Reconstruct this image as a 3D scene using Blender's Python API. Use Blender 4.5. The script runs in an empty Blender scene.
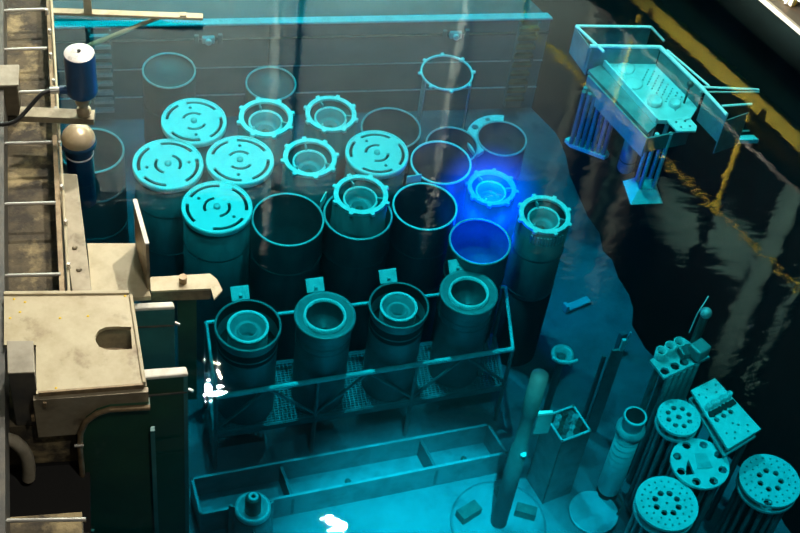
import bpy, bmesh, math, random
from mathutils import Vector, Matrix
random.seed(7)
S = bpy.context.scene
COL = S.collection
R = math.radians

# ------------------------------------------------------------------ camera
F_PX, CAM_H, YAW = 1500.0, 9.0, R(-15)          # focal length in pixels of an 800 px wide frame, height over the water
NX, NY = -200.0, 1313.5                          # where straight down lies in the frame, from its centre
ND = math.hypot(NX, NY)
PITCH, ROLL = math.atan2(F_PX, ND), math.atan2(NX, NY)
def ray(px, py):
    u, v = px - 400, py - 266.5
    dx, dy = NX / ND, NY / ND
    a = (u * dy - v * dx) / F_PX
    b = (u * dx + v * dy) / F_PX
    X, Y, Z = a, math.cos(PITCH) - b * math.sin(PITCH), -math.sin(PITCH) - b * math.cos(PITCH)
    c, s = math.cos(YAW), math.sin(YAW)
    return Vector((c * X - s * Y, s * X + c * Y, Z))
def at(px, py, z):
    """world point at height z seen in that direction"""
    r = ray(px, py)
    return Vector((0, 0, CAM_H)) + r * ((z - CAM_H) / r.z)
def size(px, py, z, n):
    """metres that n pixels span there, across the view"""
    return n / F_PX * (at(px, py, z) - Vector((0, 0, CAM_H))).length
cam_d = bpy.data.cameras.new('camera')
cam = bpy.data.objects.new('camera', cam_d)
COL.objects.link(cam)
cam_d.sensor_fit = 'HORIZONTAL'; cam_d.sensor_width = 36.0
cam_d.lens = F_PX / 800 * 36.0
fw = ray(400, 266.5).normalized()
dn = (ray(400, 400) - ray(400, 266.5)).normalized()
up = -dn; rt = fw.cross(up).normalized(); up = rt.cross(fw)
M3 = Matrix((rt, up, -fw)).transposed()
cam.matrix_world = Matrix.Translation((0, 0, CAM_H)) @ M3.to_4x4()
S.camera = cam

# ------------------------------------------------------------------ world, exposure
W = bpy.data.worlds.new('hall_air'); S.world = W; W.use_nodes = True
W.node_tree.nodes['Background'].inputs[0].default_value = (0.75, 0.85, 0.9, 1)
W.node_tree.nodes['Background'].inputs[1].default_value = 0.035
S.view_settings.view_transform = 'Standard'
S.view_settings.look = 'None'
S.view_settings.gamma = 1.0
S.view_settings.use_curve_mapping = False
S.view_settings.exposure = 0.0

def light(name, kind, loc, aim, power, col=(1, 1, 1), parent=None, **kw):
    d = bpy.data.lights.new(name, kind); d.energy = power; d.color = col
    for k, v in kw.items(): setattr(d, k, v)
    o = bpy.data.objects.new(name, d); COL.objects.link(o)
    o.location = loc
    if aim is not None:
        o.rotation_euler = (Vector(aim) - Vector(loc)).to_track_quat('-Z', 'Y').to_euler()
    if parent:
        o.parent = parent; o.location = Vector(loc) - parent.location
    return o
WARM = (1.0, 0.93, 0.80)
# added area light without a fitting, brightening the hall's end wall for its reflection
light('wall_fill_light', 'AREA', (1.4, 13.75, 0.85), (1.4, 14.8, 3.6), 2700, (0.74, 1.0, 0.90), shape='RECTANGLE', size=7.6, size_y=0.25)

# ------------------------------------------------------------------ materials
MATS = {}
def mat(name, col, rough=0.5, metal=0.0, col2=None, scale=6.0, detail=6.0, lo=0.4, hi=0.65, bump=0.0, bscale=None, emit=None, estr=0.0, spec=0.5, stretch=None, col3=None, s3=2.0, l3=.55, h3=.7):
    m = bpy.data.materials.new(name); m.use_nodes = True
    nt = m.node_tree; b = nt.nodes['Principled BSDF']
    b.inputs['Base Color'].default_value = (*col, 1); b.inputs['Roughness'].default_value = rough
    b.inputs['Metallic'].default_value = metal
    b.inputs['Specular IOR Level'].default_value = spec
    tc = nt.nodes.new('ShaderNodeTexCoord'); src = tc.outputs['Object']
    if stretch:
        mp = nt.nodes.new('ShaderNodeMapping'); mp.inputs['Scale'].default_value = stretch
        nt.links.new(src, mp.inputs[0]); src = mp.outputs[0]
    def noise(sc, det):
        n = nt.nodes.new('ShaderNodeTexNoise'); n.inputs['Scale'].default_value = sc; n.inputs['Detail'].default_value = det
        n.inputs['Roughness'].default_value = .62
        nt.links.new(src, n.inputs['Vector']); return n.outputs['Fac']
    def ramp(fac, a, z):
        r = nt.nodes.new('ShaderNodeMapRange'); r.inputs[1].default_value = a; r.inputs[2].default_value = z
        nt.links.new(fac, r.inputs[0]); return r.outputs[0]
    def mix(fac, A, B):
        x = nt.nodes.new('ShaderNodeMix'); x.data_type = 'RGBA'
        nt.links.new(fac, x.inputs[0])
        for s, v in ((6, A), (7, B)):
            if isinstance(v, tuple): x.inputs[s].default_value = (*v, 1)
            else: nt.links.new(v, x.inputs[s])
        return x.outputs[2]
    out = None
    if col2:
        out = mix(ramp(noise(scale, detail), lo, hi), col, col2)
    if col3:
        out = mix(ramp(noise(s3, 8), l3, h3), out if out else col, col3)
    if out: nt.links.new(out, b.inputs['Base Color'])
    if bump:
        bp = nt.nodes.new('ShaderNodeBump'); bp.inputs['Strength'].default_value = bump; bp.inputs['Distance'].default_value = 0.02
        nt.links.new(noise(bscale or scale, 6), bp.inputs['Height']); nt.links.new(bp.outputs[0], b.inputs['Normal'])
    if emit:
        b.inputs['Emission Color'].default_value = (*emit, 1); b.inputs['Emission Strength'].default_value = estr
    MATS[name] = m; return m
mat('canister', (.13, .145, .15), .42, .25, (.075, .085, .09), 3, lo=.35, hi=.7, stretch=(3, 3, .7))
mat('canister_in', (.10, .11, .115), .6, 0, (.06, .065, .07), 3)
mat('steel', (.55, .57, .58), .42, .15, (.42, .44, .45), 14)
mat('rim', (.88, .90, .90), .35, .0, (.74, .76, .76), 12)  # paler than the steel: polished edges, with the light they catch put in
mat('lid', (.74, .76, .76), .5, 0, (.62, .65, .66), 7, lo=.5, hi=.75)
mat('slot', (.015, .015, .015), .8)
mat('cup', (.28, .32, .33), .45, .1, (.21, .23, .24), 6)
mat('dark_steel', (.07, .07, .065), .5, .2, (.12, .11, .09), 8)
mat('floor', (.20, .215, .22), .6, 0, (.12, .135, .14), 1.6, 9, lo=.38, hi=.62, col3=(.06, .07, .075), s3=1.7, l3=.54, h3=.70, bump=.25, bscale=3)
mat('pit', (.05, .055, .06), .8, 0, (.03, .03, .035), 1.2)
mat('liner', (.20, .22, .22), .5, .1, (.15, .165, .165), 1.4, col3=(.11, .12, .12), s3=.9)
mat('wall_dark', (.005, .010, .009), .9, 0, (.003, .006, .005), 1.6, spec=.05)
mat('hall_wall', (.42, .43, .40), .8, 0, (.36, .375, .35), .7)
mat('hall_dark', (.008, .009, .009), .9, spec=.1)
mat('hall_panel', (.14, .25, .21), .8, 0, (.10, .19, .16), 1.5)
mat('column', (.26, .24, .20), .8, 0, (.2, .19, .16), 1.5)
mat('coping', (.22, .20, .16), .5, 0, (.15, .13, .10), 6)
mat('coping_dark', (.05, .04, .025), .6, 0, (.03, .022, .014), 5, col3=(.10, .05, .02), s3=4)
mat('pipe_pale', (.92, .90, .82), .5)
mat('yellow', (.74, .56, .03), .45, 0, (.55, .39, .03), 4)
mat('beige', (.50, .43, .28), .55, 0, (.38, .31, .185), 5, lo=.45, hi=.7, col3=(.28, .20, .11), s3=3.2, l3=.6, h3=.74, bump=.1)
mat('beige_worn', (.54, .47, .30), .5, 0, (.40, .32, .18), 4, 9, lo=.40, hi=.68, col3=(.20, .14, .07), s3=3.4, l3=.57, h3=.72, bump=.12)
mat('beam', (.34, .29, .20), .5, .2, (.24, .20, .13), 6, col3=(.13, .10, .06), s3=5)
mat('rail_brown', (.30, .22, .12), .45, .3, (.16, .11, .06), 8)
mat('concrete', (.105, .083, .048), .85, 0, (.038, .031, .022), 4.2, 10, .42, .6, bump=.6, bscale=14, col3=(.30, .235, .12), s3=3.1, l3=.54, h3=.66)
mat('chrome', (.80, .77, .70), .25, .7)
mat('white_bar', (.72, .70, .63), .5, 0, (.58, .55, .46), 9)
mat('blue', (.012, .085, .22), .35, 0, (.01, .06, .16), 5)
mat('blue_deep', (.01, .06, .14), .4)
mat('silver', (.72, .70, .66), .4, .2, (.45, .43, .40), 9, lo=.55, hi=.62)
mat('brass', (.52, .42, .28), .35, .35, (.36, .27, .16), 5)
mat('rubber', (.012, .012, .012), .55)
mat('green_panel', (.015, .07, .032), .5, 0, (.010, .045, .022), 2.2, col3=(.06, .10, .06), s3=4, l3=.62, h3=.75)
mat('teal_panel', (.03, .17, .17), .5, 0, (.02, .12, .12), 3)
mat('box_grey', (.20, .17, .12), .5, .2, (.13, .11, .08), 7)
mat('pipe_grey', (.36, .32, .24), .5, 0, (.25, .22, .16), 7)
mat('tag', (.80, .84, .84), .55, 0, (.66, .70, .70), 14)
mat('plate', (.66, .70, .70), .5, 0, (.54, .58, .58), 9)
mat('tube_dim', (.22, .245, .25), .45, .15, (.15, .165, .17), 6)
mat('clear_tube', (.62, .66, .66), .35)
mat('fuel_glow', (.02, .05, .3), .5, emit=(.01, .10, 1.0), estr=3.0)
mat('lamp_shell', (.25, .25, .24), .5, .3)
mat('lamp_glass', (.9, .9, .85), .5, emit=(1.0, .94, .84), estr=400)
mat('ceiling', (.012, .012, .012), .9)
mat('speck', (.75, .52, .03), .6)

# ------------------------------------------------------------------ mesh helpers
class MB:
    def __init__(s): s.v = []; s.f = []; s.sm = []
    def add(s, vs, fs, smooth=False):
        n = len(s.v); s.v += [tuple(p) for p in vs]
        s.f += [tuple(i + n for i in f) for f in fs]; s.sm += [smooth] * len(fs); return s
    def box(s, c, d, rz=0.0, M=None):
        c = Vector(c); hx, hy, hz = d[0] / 2, d[1] / 2, d[2] / 2
        m = M if M is not None else Matrix.Rotation(rz, 3, 'Z')
        vs = [c + m @ Vector((x * hx, y * hy, z * hz)) for z in (-1, 1) for y in (-1, 1) for x in (-1, 1)]
        return s.add(vs, [(0, 2, 3, 1), (4, 5, 7, 6), (0, 1, 5, 4), (2, 6, 7, 3), (0, 4, 6, 2), (1, 3, 7, 5)])
    def prism(s, poly, z0, z1):
        a = sum(poly[i][0] * poly[(i + 1) % len(poly)][1] - poly[(i + 1) % len(poly)][0] * poly[i][1] for i in range(len(poly)))
        P = list(poly) if a > 0 else list(reversed(poly)); n = len(P)
        vs = [(p[0], p[1], z0) for p in P] + [(p[0], p[1], z1) for p in P]
        fs = [tuple(range(n - 1, -1, -1)), tuple(range(n, 2 * n))] + [(i, (i + 1) % n, n + (i + 1) % n, n + i) for i in range(n)]
        return s.add(vs, fs)
    def lathe(s, prof, n=40, c=(0, 0, 0), smooth=True, closed=False):
        vs = []; fs = []; k = len(prof)
        for i in range(n):
            a = 2 * math.pi * i / n
            for r, z in prof: vs.append((c[0] + r * math.cos(a), c[1] + r * math.sin(a), c[2] + z))
        rng = range(k) if closed else range(k - 1)
        for i in range(n):
            j = (i + 1) % n
            for q in rng:
                w = (q + 1) % k
                fs.append((i * k + q, j * k + q, j * k + w, i * k + w))
        s.add(vs, fs, smooth)
        return s
    def rod(s, a, b, r, n=10, r2=None, smooth=True):
        return s.tube([a, b], [r, r if r2 is None else r2], n, smooth)
    def tube(s, path, r, n=8, smooth=True):
        path = [Vector(p) for p in path]; rs = r if isinstance(r, list) else [r] * len(path)
        t = (path[1] - path[0]).normalized()
        ref = Vector((0, 0, 1)) if abs(t.z) < .9 else Vector((1, 0, 0))
        u = t.cross(ref).normalized(); vs = []
        for i, p in enumerate(path):
            if i == 0: d = path[1] - p
            elif i == len(path) - 1: d = p - path[i - 1]
            else: d = (path[i + 1] - path[i - 1])
            d.normalize(); u = (u - d * u.dot(d)).normalized(); w = d.cross(u)
            for k in range(n):
                a = 2 * math.pi * k / n
                vs.append(p + (u * math.cos(a) + w * math.sin(a)) * rs[i])
        m = len(path)
        fs = [(i * n + k, i * n + (k + 1) % n, (i + 1) * n + (k + 1) % n, (i + 1) * n + k) for i in range(m - 1) for k in range(n)]
        s.add(vs, fs, smooth)
        s.add(vs[:n], [tuple(range(n - 1, -1, -1))]); s.add(vs[-n:], [tuple(range(n))])
        return s
    def build(s, name, m, parent=None, bevel=0):
        me = bpy.data.meshes.new(name); me.from_pydata(s.v, [], s.f); me.update()
        me.polygons.foreach_set('use_smooth', s.sm)
        bm = bmesh.new(); bm.from_mesh(me); bmesh.ops.recalc_face_normals(bm, faces=bm.faces); bm.to_mesh(me); bm.free()
        return link(name, me, m, parent, bevel)
def link(name, me, m, parent=None, bevel=0):
    o = bpy.data.objects.new(name, me); COL.objects.link(o)
    if not me.materials: me.materials.append(MATS[m])
    if parent is not None:
        o.parent = parent
        o.matrix_parent_inverse = Matrix.Identity(4)
    if bevel:
        b = o.modifiers.new('bevel', 'BEVEL'); b.width = bevel; b.segments = 2; b.limit_method = 'ANGLE'
    return o
def tag(o, label=None, cat=None, group=None, kind=None):
    for k, v in (('label', label), ('category', cat), ('group', group), ('kind', kind)):
        if v: o[k] = v
    return o
def thing(name, loc, label, cat, group=None, rz=0.0):
    o = bpy.data.objects.new(name, None); COL.objects.link(o); o.empty_display_size = .1
    o.location = loc; o.rotation_euler = (0, 0, rz)
    bpy.context.view_layer.update()
    return tag(o, label, cat, group)
def circ(r, n=32, c=(0, 0), a0=0.0):
    return [(c[0] + r * math.cos(a0 + 2 * math.pi * i / n), c[1] + r * math.sin(a0 + 2 * math.pi * i / n)) for i in range(n)]
def arc_slot(r0, r1, a0, a1, n=12):
    o = [(r1 * math.cos(a0 + (a1 - a0) * i / n), r1 * math.sin(a0 + (a1 - a0) * i / n)) for i in range(n + 1)]
    return o + [(r0 * math.cos(a1 + (a0 - a1) * i / n), r0 * math.sin(a1 + (a0 - a1) * i / n)) for i in range(n + 1)]
def plate2d(name, outline, holes, thick, m, parent=None, z=0.0, bevel=0.0):
    """flat plate with real holes: outline and holes in the thing's own xy, top face at z"""
    cu = bpy.data.curves.new(name, 'CURVE'); cu.dimensions = '2D'; cu.fill_mode = 'BOTH'; cu.extrude = thick / 2
    for pts in [outline] + list(holes):
        sp = cu.splines.new('POLY'); sp.points.add(len(pts) - 1)
        for p, q in zip(sp.points, pts): p.co = (q[0], q[1], 0, 1)
        sp.use_cyclic_u = True
    t = bpy.data.objects.new('t', cu); COL.objects.link(t)
    me = bpy.data.meshes.new_from_object(t); me.name = name
    bpy.data.objects.remove(t); bpy.data.curves.remove(cu)
    me.materials.clear()
    for v in me.vertices: v.co.z += z - thick / 2
    o = link(name, me, m, parent)
    return o
def slab(name, pts, z, thick, m, parent=None, bevel=0):
    """prism whose top outline lies at height z (world xy points)"""
    off = parent.location if parent else Vector((0, 0, 0))
    return MB().prism([(p[0] - off.x, p[1] - off.y) for p in pts], z - thick - off.z, z - off.z).build(name, m, parent, bevel)
def xy(z, *px): return [at(x, y, z).xy for x, y in px]
def rel(p, parent): return Vector(p) - parent.location

# ------------------------------------------------------------------ the pool and the hall
FLOOR, PIT = -3.2, -6.0
def edge_x(y): return 5.90 - 0.475 * (y - 10.0)         # right-hand pool edge
LX, WX, FARY = -0.46, -1.2, 13.35                                  # left wall, far wall
brk = [at(540, 100, FLOOR).xy, at(600, 235, FLOOR).xy, at(640, 338, FLOOR).xy, at(700, 420, FLOOR).xy, at(800, 545, FLOOR).xy]
jag = []
for i in range(len(brk) - 1):
    for k in range(7):
        q = brk[i].lerp(brk[i + 1], k / 7); jag.append(q + Vector((random.uniform(-.05, .07), random.uniform(-.05, .05))) if i + k else q)
brk = jag + [brk[-1]]
fl = [(WX - .3, 3.0), (brk[-1].x + 1, 3.0), (brk[-1].x + .4, brk[-1].y - .6)] + [tuple(p) for p in reversed(brk)] + [(brk[0].x - .2, FARY), (WX - .3, FARY)]
tag(slab('floor', fl, FLOOR, 0.25, 'floor'), 'pale mottled steel pool floor lit under clear water', kind='structure')
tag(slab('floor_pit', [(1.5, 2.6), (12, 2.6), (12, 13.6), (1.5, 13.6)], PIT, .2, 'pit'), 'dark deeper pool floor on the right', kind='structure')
# far wall of the pool: lower stage with liner courses, a ledge, upper stage
wf = tag(MB().box((2.4, 13.12, -3.75), (10, .45, 3.85)).build('wall_far', 'liner'), 'grey steel-lined far pool wall under water', kind='structure')
for k, (z0, z1) in enumerate(((-1.82, -2.00), (-2.02, -2.42), (-2.44, -2.84), (-2.86, -3.19))):
    for i in range(3):
        MB().box((.1 + i * 2.9, 12.885, (z0 + z1) / 2), (2.885, .03 + .012 * (k % 2), abs(z1 - z0))).build('liner_panel', 'liner', wf, .004)
MB().box((2.6, 12.86, -2.012), (9, .03, .012)).build('weld_bead', 'dark_steel', wf)
for zz in (-2.43, -2.85): MB().box((2.6, 12.865, zz), (9, .02, .010)).build('weld_bead', 'steel', wf)
tag(MB().box((2.6, 12.90, -1.80), (9, .10, .035)).build('trim_1', 'rim', None, .01), 'bright steel ledge along the far pool wall', kind='structure')
tag(MB().box((3, 13.6, -.65), (10, .5, 2.3)).build('wall_far_upper', 'liner'), 'upper far pool wall', kind='structure')
# left wall under the walkway, right wall
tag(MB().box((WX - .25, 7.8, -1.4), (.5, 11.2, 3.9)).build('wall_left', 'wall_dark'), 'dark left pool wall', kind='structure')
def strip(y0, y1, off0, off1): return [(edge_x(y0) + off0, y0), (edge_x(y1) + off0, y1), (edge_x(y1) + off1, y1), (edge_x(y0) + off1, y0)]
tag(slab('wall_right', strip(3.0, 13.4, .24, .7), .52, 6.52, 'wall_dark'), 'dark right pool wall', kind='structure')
tag(slab('floor_walkway', strip(3.0, 16, 0.25, 3.2), .73, .12, 'coping_dark'), 'walkway beside the right pool edge', kind='structure')
tag(slab('floor_walkway_far', [(-8, 13.36), (4.2, 13.36), (4.2, 14.9), (-8, 14.9)], .5, .12, 'concrete'), 'walkway behind the far pool edge', kind='structure')
# hall shell, seen mirrored in the water
hw = tag(MB().box((1.35, 15.0, 3.4), (9.5, .3, 6.2)).build('wall_hall_far', 'hall_wall'), 'pale end wall of the hall mirrored in the water', kind='structure')
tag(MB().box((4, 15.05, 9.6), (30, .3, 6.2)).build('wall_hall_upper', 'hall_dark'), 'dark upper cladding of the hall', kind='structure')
tag(MB().box((3, 4, 12.7), (34, 24, .2)).build('ceiling', 'ceiling'), 'dark hall ceiling', kind='structure')
# pale pipe and dark conduit up the wall
def wall_pipe(x, r, m, label, cat):
    o = MB().rod((x, 14.75, .5), (x, 14.75, 7.6), r, 12).build('wall_pipe', m); return tag(o, label, cat)
wall_pipe(1.86, .055, 'pipe_pale', 'pale vertical pipe on the hall wall, mirrored over the capped pipes', 'pipe')
wall_pipe(2.17, .035, 'hall_dark', 'thin black conduit on the hall wall, mirrored beside the pale pipe', 'conduit')
wall_pipe(4.30, .06, 'pipe_pale', 'pale pipe on the hall wall, mirrored nearest the wall corner', 'pipe')
# corrugated corner columns right of the pale wall
for k, (x, w_, m) in enumerate(((6.0, .2, 'column'), (6.32, .14, 'column'), (6.62, .16, 'column'))):
    tag(MB().box((x - .02, 14.4 - .5 * k, 4.0), (w_, .3, 7.0)).build('wall_column', m, None, .02), ['pale hall column beside the end wall corner', 'pale hall column, middle of the three', 'pale hall column nearest the walkway'][k], kind='structure')
# dark hall side wall with lighter panels
ang = math.atan2(-2.0, .95)
dirv = Vector((.475, -1, 0)).normalized(); nrm = Vector((-1, -.475, 0)).normalized()
base = Vector((edge_x(10) + 2.9, 10, 0))
rzw = math.atan2(dirv.y, dirv.x)
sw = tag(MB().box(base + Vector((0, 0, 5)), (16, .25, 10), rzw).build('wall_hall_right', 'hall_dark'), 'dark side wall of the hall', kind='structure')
for s_, z_, w_, h_, m in ((-3.45, 5.45, 1.0, .85, 'hall_panel'), (-2.4, 5.0, .7, .8, 'hall_panel'), (-1.85, 4.8, .28, 5.5, 'hall_panel'), (-4.55, 4.4, .3, 5.5, 'hall_panel'), (-1.3, 5.0, .10, 4.0, 'hall_panel'), (-5.3, 4.6, .45, 1.2, 'hall_panel')):
    MB().box(base + dirv * s_ + nrm * .16 + Vector((0, 0, z_)), (w_, .08, h_), rzw).build('panel', m, sw)
# yellow guard rail on the right pool edge
gr = thing('guard_rail', (edge_x(10), 10, .7), 'yellow guard rail with base beam on the right pool edge, mirrored in the water', 'railing')
def gp(y, z, off=.02): return rel((edge_x(y) + off, y, z), gr)
a, b = gp(13.0, .60, .19), gp(4.0, .60, .19)
MB().box((a + b) / 2, ((b - a).length, .06, .22), rzw).build('base_beam', 'yellow', gr)
for y in (13.0, 11.5, 9.97, 8.45, 6.9):
    MB().rod(gp(y, .6), gp(y, 1.95), .034, 10).build('post', 'yellow', gr)
for z in (1.95,):
    MB().rod(gp(13.0, z), gp(4.0, z), .018, 10).build('rail', 'yellow', gr)
# pale coping strip visible in the corner, with a small bracket on it
cp = thing('pool_coping', (edge_x(10), 10, .78), 'white-edged steel coping at the top right pool corner', 'coping')
def cpp(y, off, z): return rel((edge_x(y) + off, y, z), cp)
P0, P1 = cpp(12, -.20, .0), cpp(5, -.20, .0); P0.z = P1.z = -.04
MB().box((P0 + P1) / 2, ((P1 - P0).length, .035, .05), rzw).build('edge_strip', 'coping', cp, .006)
P0, P1 = cpp(12, .06, 0), cpp(5, .06, 0); P0.z = P1.z = -.05
MB().box((P0 + P1) / 2, ((P1 - P0).length, .50, .03), rzw).build('top_plate', 'coping_dark', cp)
vb = thing('valve_bracket', at(790, 2, .745), 'rusty cream pipe bracket on the coping at the top right corner', 'bracket')
MB().box((0, 0, .05), (.12, .10, .10), rzw).box((.02, .02, .14), (.05, .05, .12), rzw).build('block', 'beige', vb, .01)
MB().rod((-.12, .22, .10), (.16, -.28, .10), .03, 10).build('pipe', 'white_bar', vb)
MB().rod((-.05, -.02, .0), (-.02, -.06, .22), .018, 8).build('stem', 'chrome', vb)
# ------------------------------------------------------------------ high bay lamps: two mirrored as glints, the others added
def high_bay(p, power, label, aim=None, spot=None, col=WARM, r=.17):
    L = thing('high_bay_lamp', p, label, 'lamp', 'high bay lamps over the pool')
    MB().lathe([(.03, .42), (.10, .40), (.12, .22), (r + .03, .02), (r + .03, -.01), (r + .015, -.01), (r + .015, .02), (.10, .2), (.0, .2)], 28).build('reflector', 'lamp_shell', L)
    MB().rod((0, 0, .4), (0, 0, 12.6 - p[2]), .012, 8).build('stem', 'lamp_shell', L)
    if spot:
        light('lamp_light', 'SPOT', Vector(p) + Vector((0, 0, -.02)), aim, power, col, L, spot_size=R(spot), spot_blend=.7, shadow_soft_size=.12)
    else:
        light('lamp_light', 'AREA', Vector(p) + Vector((0, 0, -.0)), (p[0], p[1], 0), power, col, L, shape='DISK', size=2 * r)
    return L
g1, g2 = at(213, 381, -8), at(335, 531, -8)
high_bay((g1.x, g1.y, 8), 650, 'high bay lamp mirrored as the white glint beside the front rack', r=.13)
high_bay((g2.x, g2.y, 8), 650, 'high bay lamp mirrored as the white glint at the lower edge', r=.13)
high_bay((4.4, 7.6, 8.5), 1200, 'added overhead spot brightening the bench on the right wall', (5.0, 10.7, -1), 17)  # added spot out of view, lifts the bench
high_bay((.2, 8.2, 9.5), 1650, 'added overhead spot brightening the group of lids', (.75, 10.0, -1.2), 15)  # unseen spot put in so the lids come up bright
high_bay((2.2, 3.6, 9.0), 36000, 'added overhead spot brightening the floor before the trough', (2.5, 6.6, -3.2), 16)  # extra narrow spot for the bright patch of floor
high_bay((2.0, 2.4, 10.0), 260, 'added fill lamp behind the viewer over the near end of the pool')  # weak front fill, added for the canister bodies
high_bay((4.8, 4.0, 9.0), 3000, 'added overhead spot brightening the perforated disc baskets', (5.05, 6.9, -2), 13)  # extra spot, added to brighten the discs
def rail_fill(p, aim, power, spot, label):
    L = thing('rail_fill_lamp', p, label, 'lamp')
    MB().rod((0, 0, .56 - p[2]), (0, 0, -.1), .02, 10).build('stand', 'lamp_shell', L)
    MB().box((-.08, 0, 0), (.14, .3, .24)).build('housing', 'lamp_shell', L, .01)
    light('lamp_light', 'SPOT', p, aim, power, (.97, 1.0, .92), L, spot_size=R(spot), spot_blend=.5, shadow_soft_size=.1)
rail_fill((-2.2, 9.6, 1.5), (6.2, 10.6, 3.0), 26000, 42, 'added lamp on a stand at the left walkway, brightening the right rail and hall wall')  # added out of view so the mirrored yellow rail shows

# ------------------------------------------------------------------ water
def make_water():
    mb = MB().prism([(WX - .2, 2.7), (9.5, 2.7), (9.5, 3.0), (edge_x(3.0) + .45, 3.0), (edge_x(13.5) + .45, 13.5), (WX - .2, 13.5)], -6.15, 0)
    o = mb.build('water', 'slot')
    m = bpy.data.materials.new('water'); m.use_nodes = True; nt = m.node_tree; nt.nodes.clear()
    N = nt.nodes.new; Lk = nt.links.new
    out = N('ShaderNodeOutputMaterial'); tr = N('ShaderNodeBsdfTransparent'); gl = N('ShaderNodeBsdfGlossy'); mx = N('ShaderNodeMixShader'); fr = N('ShaderNodeFresnel')
    gl.inputs['Roughness'].default_value = 0.0
    fr.inputs['IOR'].default_value = 1.45
    tc = N('ShaderNodeTexCoord'); mp = N('ShaderNodeMapping'); mp.inputs['Rotation'].default_value = (0, 0, R(28)); mp.inputs['Scale'].default_value = (1.0, 2.4, 1)
    n1 = N('ShaderNodeTexNoise'); n1.inputs['Scale'].default_value = 2.6; n1.inputs['Detail'].default_value = 3
    n2 = N('ShaderNodeTexNoise'); n2.inputs['Scale'].default_value = 9; n2.inputs['Detail'].default_value = 2
    ad = N('ShaderNodeMath'); ad.operation = 'MULTIPLY_ADD'; ad.inputs[1].default_value = .14
    bp = N('ShaderNodeBump'); bp.inputs['Strength'].default_value = 1.0; bp.inputs['Distance'].default_value = 0.0024
    Lk(tc.outputs['Object'], mp.inputs[0]); Lk(mp.outputs[0], n1.inputs['Vector']); Lk(mp.outputs[0], n2.inputs['Vector'])
    Lk(n2.outputs['Fac'], ad.inputs[0]); Lk(n1.outputs['Fac'], ad.inputs[2]); Lk(ad.outputs[0], bp.inputs['Height'])
    Lk(bp.outputs[0], gl.inputs['Normal']); Lk(bp.outputs[0], fr.inputs['Normal'])
    Lk(fr.outputs[0], mx.inputs[0]); Lk(tr.outputs[0], mx.inputs[1]); Lk(gl.outputs[0], mx.inputs[2]); Lk(mx.outputs[0], out.inputs['Surface'])
    va = N('ShaderNodeVolumeAbsorption'); va.inputs['Color'].default_value = (0.0, .917, .962, 1); va.inputs['Density'].default_value = 1.6
    vs = N('ShaderNodeVolumeScatter'); vs.inputs['Color'].default_value = (.1, .85, 1, 1); vs.inputs['Density'].default_value = 0.007; vs.inputs['Anisotropy'].default_value = .3
    av = N('ShaderNodeAddShader'); Lk(va.outputs[0], av.inputs[0]); Lk(vs.outputs[0], av.inputs[1]); Lk(av.outputs[0], out.inputs['Volume'])
    o.data.materials.clear(); o.data.materials.append(m)
    return tag(o, 'clear cyan pool water with a gently rippled mirror surface', 'water', kind='stuff')
make_water()

# ------------------------------------------------------------------ storage canisters
def shell(mb, r, z0, z1, t, floor_z=None):
    fz = z0 + .03 if floor_z is None else floor_z
    return mb.lathe([(0, z0), (r, z0), (r, z1), (r - t, z1), (r - t, fz), (0, fz)], 44)
def bands(root, r, h, m='canister'):
    for zz in (-.42, -.95):
        if -zz < h: MB().lathe([(r, zz + .012), (r + .006, zz + .006), (r + .006, zz - .006), (r, zz - .012)], 44).build('weld_band', m, root)
def lidded(px, py, wpx, label, z=-1.2, base=FLOOR, turn=0.0):
    r = size(px, py, z, wpx) / 2; p = at(px, py, z); h = z - base
    t = thing('lidded_canister', (p.x, p.y, z), label, 'canister', 'canisters with flat slotted lids', turn)
    mb = MB(); mb.lathe([(0, -h), (r * .95, -h), (r * .95, -.05), (0, -.05)], 44); mb.build('body', 'canister', t); bands(t, r * .95, h)
    MB().lathe([(r, -.055), (r, -.02), (0, -.02), (0, -.055)], 48).build('lid_base', 'slot', t)
    hs = []
    for a in (18, 105, 195, 285): hs.append(arc_slot(r * .785, r * .885, R(a), R(a + (68 if a != 105 else 50)), 14))
    for a in (35, 215): hs.append(arc_slot(r * .31, r * .40, R(a), R(a + 105), 12))
    hs += [circ(r * .055, 10, (r * .1, r * .6)), circ(r * .055, 10, (-r * .15, -r * .58))]
    l = plate2d('lid', circ(r * .985, 56), hs, .024, 'lid', t, 0)
    MB().lathe([(r * .10, 0), (r * .10, .02), (r * .06, .03), (0, .03)], 12).build('lid_bolt', 'steel', l)
    MB().lathe([(r * .955, -.002), (r * .965, .012), (r * 1.0, .012), (r * 1.01, -.02), (r * 1.0, -.055)], 56).build('lid_rim', 'rim', t)
    return t
def gear_outline(r, lug, n, lw):
    o = []
    for k in range(n):
        a = 2 * math.pi * k / n
        for q in range(7): o.append((r, a + lw + (2 * math.pi / n - 2 * lw) * q / 6))
        o.append((r + lug, a + 2 * math.pi / n - lw * .7)); o.append((r + lug, a + 2 * math.pi / n + lw * .7))
    return [(q * math.cos(b), q * math.sin(b)) for q, b in o]
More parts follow.
